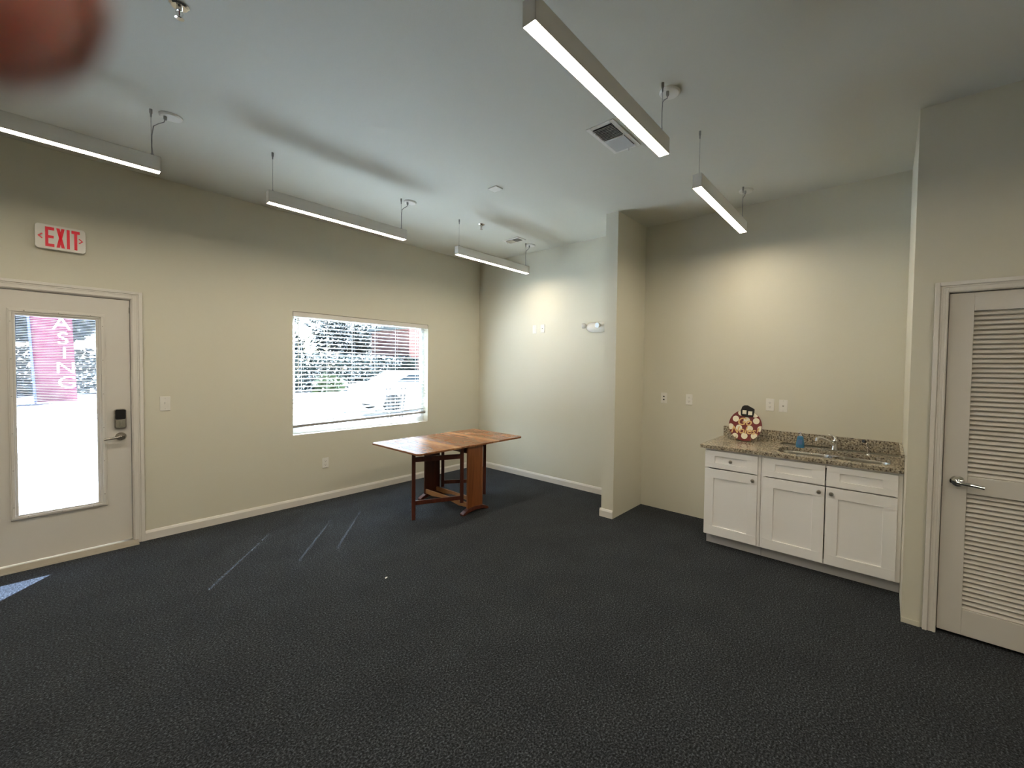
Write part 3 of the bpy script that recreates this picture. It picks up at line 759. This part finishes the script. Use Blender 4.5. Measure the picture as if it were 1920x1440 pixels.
# plaque on a plate stand
PC = Vector((4.125, 1.030, 1.055)); PR = .146; tilt = R(10)
eu = Vector((0, -1, 0)); en = Vector((-math.cos(tilt), 0, math.sin(tilt))); ev = Vector((math.sin(tilt), 0, math.cos(tilt)))
def D(u, v, d=0): return PC + eu*(u*PR) + ev*(v*PR) + en*d
pq = thing('round_plaque', 'round maroon plaque with cream dots and gold lettering, on the counter', 'plaque', (4.125, 1.03, CT1))
N = 56
def disc(pts, d0, d1, name, mat, parent, bevel=0):
    n = len(pts); vs = [D(u, v, d0) for u, v in pts] + [D(u, v, d1) for u, v in pts]
    return MB().add(vs, [tuple(range(n-1, -1, -1)), tuple(range(n, 2*n))] + [(i, (i+1) % n, n+(i+1) % n, n+i) for i in range(n)]).build(name, mat, parent, bevel=bevel)
board = disc([(math.cos(2*math.pi*k/N), math.sin(2*math.pi*k/N)) for k in range(N)], -.006, .006, 'board', M['maroon'], pq)
for (px_, py_) in ((560, 525), (1115, 605), (860, 575), (430, 730), (665, 770), (955, 800), (1245, 820), (570, 990), (825, 990), (1085, 1000), (700, 370), (1075, 435)):
    u0, v0 = (px_-822)/447, (712-py_+.12*(px_-822)*.9)/400*.97
    pts = []
    for k in range(24):
        u, v = u0 + .195*math.cos(2*math.pi*k/24), v0 + .195*math.sin(2*math.pi*k/24)
        l = math.hypot(u, v)
        if l > .99: u, v = u/l*.99, v/l*.99
        pts.append((u, v))
    disc(pts, .0055, .0068, 'dot', M['cream'], board)
MT = Matrix((eu, ev, en)).transposed().to_4x4()
def at(u, v, d):
    mm = MT.copy(); mm.translation = D(u, v, d); return mm
text('lettering', 'Go', M['gold'], board, .100, at(-.06, .22, .0075), .0006, .25, bold=.0015)
text('lettering', 'Noles!', M['gold'], board, .090, at(-.02, -.34, .0075), .0006, .25, 1.0, bold=.0015)
bow = disc([(-.27, .62), (-.30, .95), (-.22, 1.20), (-.10, 1.29), (.10, 1.30), (.30, 1.20), (.52, 1.08), (.52, .88), (.46, .58), (.10, .56)], .006, .022, 'black_clip', M['black'], pq, .003)
for u0, v0 in ((-.06, .84), (.29, .80)):
    disc([(u0-.12, v0-.12), (u0+.12, v0-.12), (u0+.12, v0+.12), (u0-.12, v0+.12)], .0215, .0235, 'cream_square', M['cream'], bow)
b = MB()
for s in (.5, -.42):
    y = 1.03 - s*-.143 if False else 1.03 + s*.145
    b.tube([(4.100, y, CT1+.045), (4.092, y, CT1+.010), (4.086, y, CT1+.003), (4.100, y, CT1+.012), (4.14, y, CT1+.003), (4.21, y*.55+1.03*.45, CT1+.003), (4.19, 1.03+s*.03, CT1+.15)], .0025, 8)
b.tube([(4.14, 1.03-.061, CT1+.006), (4.14, 1.03+.073, CT1+.006)], .0025, 8)
b.build('plate_stand', M['brass'], pq, smooth=True)

# ================================================================== GATE-LEG TABLE
tb = thing('gateleg_table', 'wooden drop-leaf gateleg table standing by the window', 'table', (2.895, 3.85, 0))
TZ = .742; TT = .020
def top_piece(name, x0, x1, left_round, right_round):
    r = .045; y0, y1 = 3.405, 4.300; pts = []
    if right_round:
        for k in range(7): a = R(-90 + 15*k); pts.append((x1-r+r*math.cos(a), y0+r+r*math.sin(a)))
        for k in range(7): a = R(15*k); pts.append((x1-r+r*math.cos(a), y1-r+r*math.sin(a)))
    else: pts += [(x1, y0), (x1, y1)]
    if left_round:
        for k in range(7): a = R(90+15*k); pts.append((x0+r+r*math.cos(a), y1-r+r*math.sin(a)))
        for k in range(7): a = R(180+15*k); pts.append((x0+r+r*math.cos(a), y0+r+r*math.sin(a)))
    else: pts += [(x0, y1), (x0, y0)]
    MB().prism(pts, 'z', TZ-TT, TZ).build(name, M['wood_top'], tb, bevel=.004)
top_piece('drop_leaf', 2.190, 2.7185, True, False); top_piece('tabletop', 2.7205, 3.0695, False, False); top_piece('drop_leaf', 3.0715, 3.600, False, True)
for yp in (3.455, 4.235):
    box(2.805, 3.010, yp-.011, yp+.011, .055, TZ-TT).build('end_panel', M['wood_orange'] if yp < 3.8 else M['wood_red'], tb, bevel=.002)  # rear panel gets the darker wood to carry its backlit shade
    pts = [(2.735, 0), (2.765, 0), (2.80, .016), (2.86, .026), (2.91, .028), (2.96, .026), (3.02, .016), (3.055, 0), (3.085, 0), (3.085, .018), (3.045, .042), (3.0, .060), (2.91, .066), (2.82, .060), (2.775, .042), (2.735, .018)]
    MB().prism(pts, 'y', yp-.028, yp+.028).build('foot', M['wood_red'], tb, bevel=.003)
for xr in (2.822, 2.972):
    pts = [(3.466, .070), (3.60, .060), (3.75, .078), (3.845, .082), (3.94, .078), (4.09, .060), (4.224, .070), (4.224, .115), (3.466, .115)]
    MB().prism(pts, 'x', xr-.010, xr+.010).build('stretcher', M['wood_rail'], tb, bevel=.0015)
    box(xr-.010, xr+.010, 3.466, 4.224, .645, TZ-TT).build('apron', M['wood_red'], tb, bevel=.0015)
def gate(inner, outer, parent):
    g = bpy.data.objects.new('gate', None); COL.objects.link(g); g.parent = parent
    (xi, yi), (xo, yo) = inner, outer; hw = .0175
    an = math.atan2(yo-yi, xo-xi); L = math.hypot(xo-xi, yo-yi)
    def bar(u0, u1, z0, z1, hw2, name):
        cs, sn = math.cos(an), math.sin(an)
        vs = [(xi+u*cs-v*sn, yi+u*sn+v*cs, z) for z in (z0, z1) for (u, v) in ((u0, -hw2), (u1, -hw2), (u1, hw2), (u0, hw2))]
        MB().add(vs, [(0,3,2,1),(4,5,6,7),(0,1,5,4),(1,2,6,5),(2,3,7,6),(3,0,4,7)]).build(name, M['wood_red'], g, bevel=.0015)
    bar(-hw, hw, .116, TZ-TT-.002, hw, 'hinge_post'); bar(L-hw, L+hw, 0, TZ-TT-.001, hw, 'leg')
    bar(hw, L-hw, .590, .640, .010, 'rail'); bar(hw, L-hw, .150, .192, .010, 'rail')
gate((2.785, 3.520), (2.352, 3.742), tb)
gate((3.010, 4.165), (3.392, 3.850), tb)

# paper scrap on the carpet
sc_ = MB().add([(1.563, 2.848, .002), (1.580, 2.850, .003), (1.584, 2.860, .006), (1.574, 2.864, .002), (1.565, 2.859, .004)], [(0, 1, 2, 3, 4)])
o = sc_.build('paper_scrap', M['scrap']); so_ = o.modifiers.new('solid', 'SOLIDIFY'); so_.thickness = .001
tag(origin(o, (1.573, 2.856, 0)), 'tiny white paper scrap lying alone on the dark carpet', 'paper')

# ================================================================== OUTSIDE
GZ = -.10
MB().box(-40, 60, YL+WT, 26.0, GZ-.2, GZ).build('ground_forecourt', M['concrete'], kind='structure')
MB().box(-60, 90, 26.0, 90, GZ-.2, GZ-.01).build('ground_street', M['asphalt'], kind='structure')
cn = box(-1.6, 1.34, YL+WT, YL+WT+1.02, 2.60, 2.72)
tag(origin(cn.build('entrance_canopy', M['stucco'], bevel=.01), (0, YL+WT, 2.6)), 'flat canopy sticking out over the entrance door outside', 'canopy')
def tree(x, y, h, r, label, density=1500, trunk=.16, base=.25, mat='leaf'):
    t = thing('tree' if h > 2.5 else 'shrub', label, 'tree' if h > 2.5 else 'shrub', (x, y, GZ))
    if trunk:
        b = MB().tube([(x, y, GZ), (x+.05, y, GZ+h*.35), (x-.05, y+.05, GZ+h*.7)], [trunk, trunk*.75, trunk*.35], 9)
        for k in range(4):
            a = k*1.6+x; b.tube([(x, y, GZ+h*(.3+.08*k)), (x+math.cos(a)*r*.5, y+math.sin(a)*r*.5, GZ+h*(.5+.1*k))], [trunk*.45, trunk*.15], 7)
        b.build('trunk', M['bark'], t)
    rnd = random.Random(int(x*31+y*7)); vs = []; fs = []
    blobs = [(rnd.uniform(-.55, .55)*r, rnd.uniform(-.5, .5)*r, h*rnd.uniform(base+.15, .88), r*rnd.uniform(.35, .6)) for _ in range(9)]
    for i in range(density):
        bx_, by_, bz_, br = blobs[i % len(blobs)]
        d = Vector((rnd.gauss(0, 1), rnd.gauss(0, 1), rnd.gauss(0, 1))).normalized()*br*(rnd.random()**.4)
        c = Vector((x+bx_, y+by_, GZ+bz_)) + d; s = (.11 if h > 10 else .085)*h**.6*rnd.uniform(.6, 1.3)
        a = Vector((rnd.gauss(0, 1), rnd.gauss(0, 1), rnd.gauss(0, 1))).normalized(); q = a.orthogonal().normalized()
        n0 = len(vs); vs += [c-a*s, c+q*s*.5, c+a*s, c-q*s*.5]; fs.append((n0, n0+1, n0+2, n0+3))
    MB().add(vs, fs).build('foliage', M[mat], t)
tree(1.0, 41, 13, 6.2, 'tall dense tree across the street, behind the red banner', 12000)
tree(12.6, 42, 8.0, 3.6, 'mid-height tree seen at the left of the window', 3200)
tree(20.0, 43, 7.5, 3.9, 'broad tree seen through the middle of the window', 3400)
tree(27.5, 43, 6.5, 3.4, 'low tree behind the far brick building', 2000)
tree(35.5, 44, 9.5, 4.4, 'rounded tree to the right behind the far brick building', 2000)
def hedge(x0, x1, y, h, label, n=4200):
    t = MB(); rnd = random.Random(5); vs = []; fs = []
    for i in range(n):
        c = Vector((rnd.uniform(x0, x1), y+rnd.uniform(-.5, .5), GZ+rnd.uniform(.02, 1)*h)); s = .16
        a = Vector((rnd.gauss(0, 1), rnd.gauss(0, 1), rnd.gauss(0, 1))).normalized(); q = a.orthogonal().normalized()
        n0 = len(vs); vs += [c-a*s, c+q*s*.6, c+a*s, c-q*s*.6]; fs.append((n0, n0+1, n0+2, n0+3))
    tag(origin(MB().add(vs, fs).build('hedge', M['leaf']), ((x0+x1)/2, y, GZ)), label, 'hedge')
hedge(-9, 8, 33, 2.3, 'long dark hedge across the street behind the red banner')
hedge(8.6, 17.9, 28.2, 2.3, 'dark hedge along the far edge of the forecourt seen through the window')
hedge(8.2, 30, 38.7, 2.6, 'long dark hedge across the street seen through the window')

# banner on a pole in front of the street
bn = thing('advertising_banner', 'tall leaning red banner with vertical white lettering, seen through the door glass', 'banner', (.45, 25.6, GZ))
P4 = [(-.06, GZ+.05), (.95, GZ+.05), (.80, 4.4), (-.27, 4.6)]
b = MB(); nx, nz = 8, 14; vs = []
for j in range(nz+1):
    for i in range(nx+1):
        u, v = i/nx, j/nz
        a = Vector((P4[0][0]*(1-u)+P4[1][0]*u, P4[0][1]*(1-u)+P4[1][1]*u)); c = Vector((P4[3][0]*(1-u)+P4[2][0]*u, P4[3][1]*(1-u)+P4[2][1]*u))
        p = a*(1-v)+c*v; vs.append((p.x, 25.6+.02*math.sin(u*7+v*3), p.y))
fs = [(j*(nx+1)+i, j*(nx+1)+i+1, (j+1)*(nx+1)+i+1, (j+1)*(nx+1)+i) for j in range(nz) for i in range(nx)]
cl = MB().add(vs, fs).build('cloth', M['banner'], bn, smooth=True); cl.modifiers.new('s', 'SOLIDIFY').thickness = .01
MB().tube([(-.10, 25.6, GZ), (-.30, 25.6, 4.7)], .035, 10).build('pole', M['pole'], bn)
FT = Matrix(((1, 0, 0, 0), (0, 0, -1, 0), (0, 1, 0, 0), (0, 0, 0, 1)))
for ch, z, x in (('L', 4.15, .50), ('E', 3.57, .53), ('A', 2.99, .57), ('S', 2.41, .60), ('I', 1.83, .63), ('N', 1.25, .66), ('G', .67, .69)):
    mm = FT.copy(); mm.translation = (x, 25.55, z); text('letter', ch, M['bannerw'], bn, .68, mm, .004, 0, 1.05)

gr = MB(); gr.box(.33, .60, 8.9, 9.6, GZ, GZ+.006)
for k in range(9): gr.box(.345+.028*k, .359+.028*k, 8.92, 9.58, GZ+.005, GZ+.016)
tag(origin(gr.build('drain_grate', M['tyre']), (.46, 9.25, GZ)), 'small dark floor grate on the bright forecourt, seen low through the door glass', 'grate')
# white car, planter, easel sign, brick building seen through the window
car = thing('parked_car', 'white car parked outside, at the right side of the window', 'car', (9.1, 14.5, GZ))
prof = [(-2.1, .25), (2.15, .25), (2.2, .55), (2.05, .80), (1.2, .92), (.55, 1.38), (-.7, 1.42), (-1.5, .98), (-2.1, .92), (-2.2, .6)]
MB().prism([(9.1+a, GZ+z+.05) for a, z in prof], 'y', 13.65, 15.35).build('body', M['carpaint'], car, bevel=.08, smooth=True, seg=3)
wp = [(1.0, .98), (.5, 1.31), (-.62, 1.34), (-1.25, 1.02)]
MB().prism([(9.1+a, GZ+z+.05) for a, z in wp], 'y', 13.635, 15.365).build('side_windows', M['carglass'], car, bevel=.02)
for a in (-1.35, 1.35):
    for yy in (13.72, 15.28):
        MB().lathe([(.2, -.10), (.31, -.09), (.33, 0), (.31, .09), (.2, .10)], (9.1+a, yy, GZ+.33), 'y', 24).build('wheel', M['tyre'], car, smooth=True)
pt = thing('planter', 'stone pedestal planter with a green shrub outside the window', 'planter', (4.05, 9.9, GZ))
MB().lathe([(.20, 0), (.20, .06), (.13, .10), (.12, .78), (.19, .86), (.21, .98), (.18, .98)], (4.05, 9.9, GZ), 'z', 20).build('pedestal', M['stone'], pt, smooth=True)
tree(4.15, 9.9, 1.36, .42, 'clipped green shrub growing in the pedestal planter', 420, trunk=0, base=.72, mat='leaf2')
es = thing('folding_sign_stand', 'pair of thin splayed metal legs of a sign stand outside the window', 'sign stand', (5.3, 9.2, GZ))
for a, c in ((5.12, 5.06), (5.19, 5.15), (5.37, 5.45), (5.42, 5.55)):
    MB().tube([(a, 9.2, GZ), (c, 9.2, 1.02)], .022, 8).build('leg', M['slot'], es)
box(5.0, 5.6, 9.19, 9.21, 1.02, 1.045).build('crossbar', M['bannerw'], es)
bb = thing('brick_building', 'brick building across the lot at the right edge of the window', 'building', (20, 31, GZ))
box(18.4, 28, 30, 36, GZ, 4.5).build('wall', M['brick'], bb)
box(18.2, 28.2, 29.8, 36.2, 4.5, 4.75).build('roof', M['stone'], bb)
for x in (19.4, 21.6, 23.8):
    box(x, x+1.2, 29.95, 30.02, 1.0, 2.6).build('window', M['carglass'], bb)

# ================================================================== FINGER OVER THE LENS
def camp(px, py, d):
    return CAMP + CR*((px-960-90.1436)/772.9451*d) + CU*(-(py-720+9.2246)/772.9451*d) + F*d
tip = camp(-118, -104, .031)
ax = (camp(-420, -460, .034) - tip).normalized()
fg = thing('fingertip', 'blurred reddish fingertip covering the top left corner of the lens', 'finger', tip)
side = ax.cross(F).normalized(); dn = side.cross(ax).normalized()
prof = [(0, .0015), (.0008, .0042), (.0025, .0066), (.005, .0079), (.009, .0085), (.015, .0087), (.022, .0090), (.027, .0094), (.034, .0090), (.045, .0093), (.052, .0101), (.060, .0102), (.068, .0098), (.078, .0104), (.085, .0100), (.090, .0075), (.092, .003)]
st = tip - ax*.0085; vs = []; n = 24
for i, (l, r) in enumerate(prof):
    bend = dn*(-.00012*(max(l-.027, 0)*1000)**1.35*.6) if l > .027 else Vector((0, 0, 0))
    for k in range(n):
        a = 2*math.pi*k/n; vs.append(st + ax*l + bend + side*math.cos(a)*r + dn*math.sin(a)*r*.88)
fs = [(i*n+k, i*n+(k+1) % n, (i+1)*n+(k+1) % n, (i+1)*n+k) for i in range(len(prof)-1) for k in range(n)] + [tuple(range(n)), tuple((len(prof)-1)*n+k for k in range(n))]
o = MB().add(vs, fs).build('finger_body', M['skin'], fg, smooth='all'); o.modifiers.new('sub', 'SUBSURF').levels = 1
vs = []; rows, cols = 7, 9
for i in range(rows):
    l = .0022 + i*.0018; rr = .0080 + .0010*min(i, 3)/3 if i > 0 else .0072
    for k in range(cols):
        a = R(90 + (k-4)*13.5); vs.append(st + ax*l + side*math.cos(a)*rr + dn*math.sin(a)*rr*.93)
fs = [(i*cols+k, i*cols+k+1, (i+1)*cols+k+1, (i+1)*cols+k) for i in range(rows-1) for k in range(cols-1)]
o = MB().add(vs, fs).build('fingernail', M['nail'], fg, smooth='all'); o.modifiers.new('s', 'SOLIDIFY').thickness = .0004
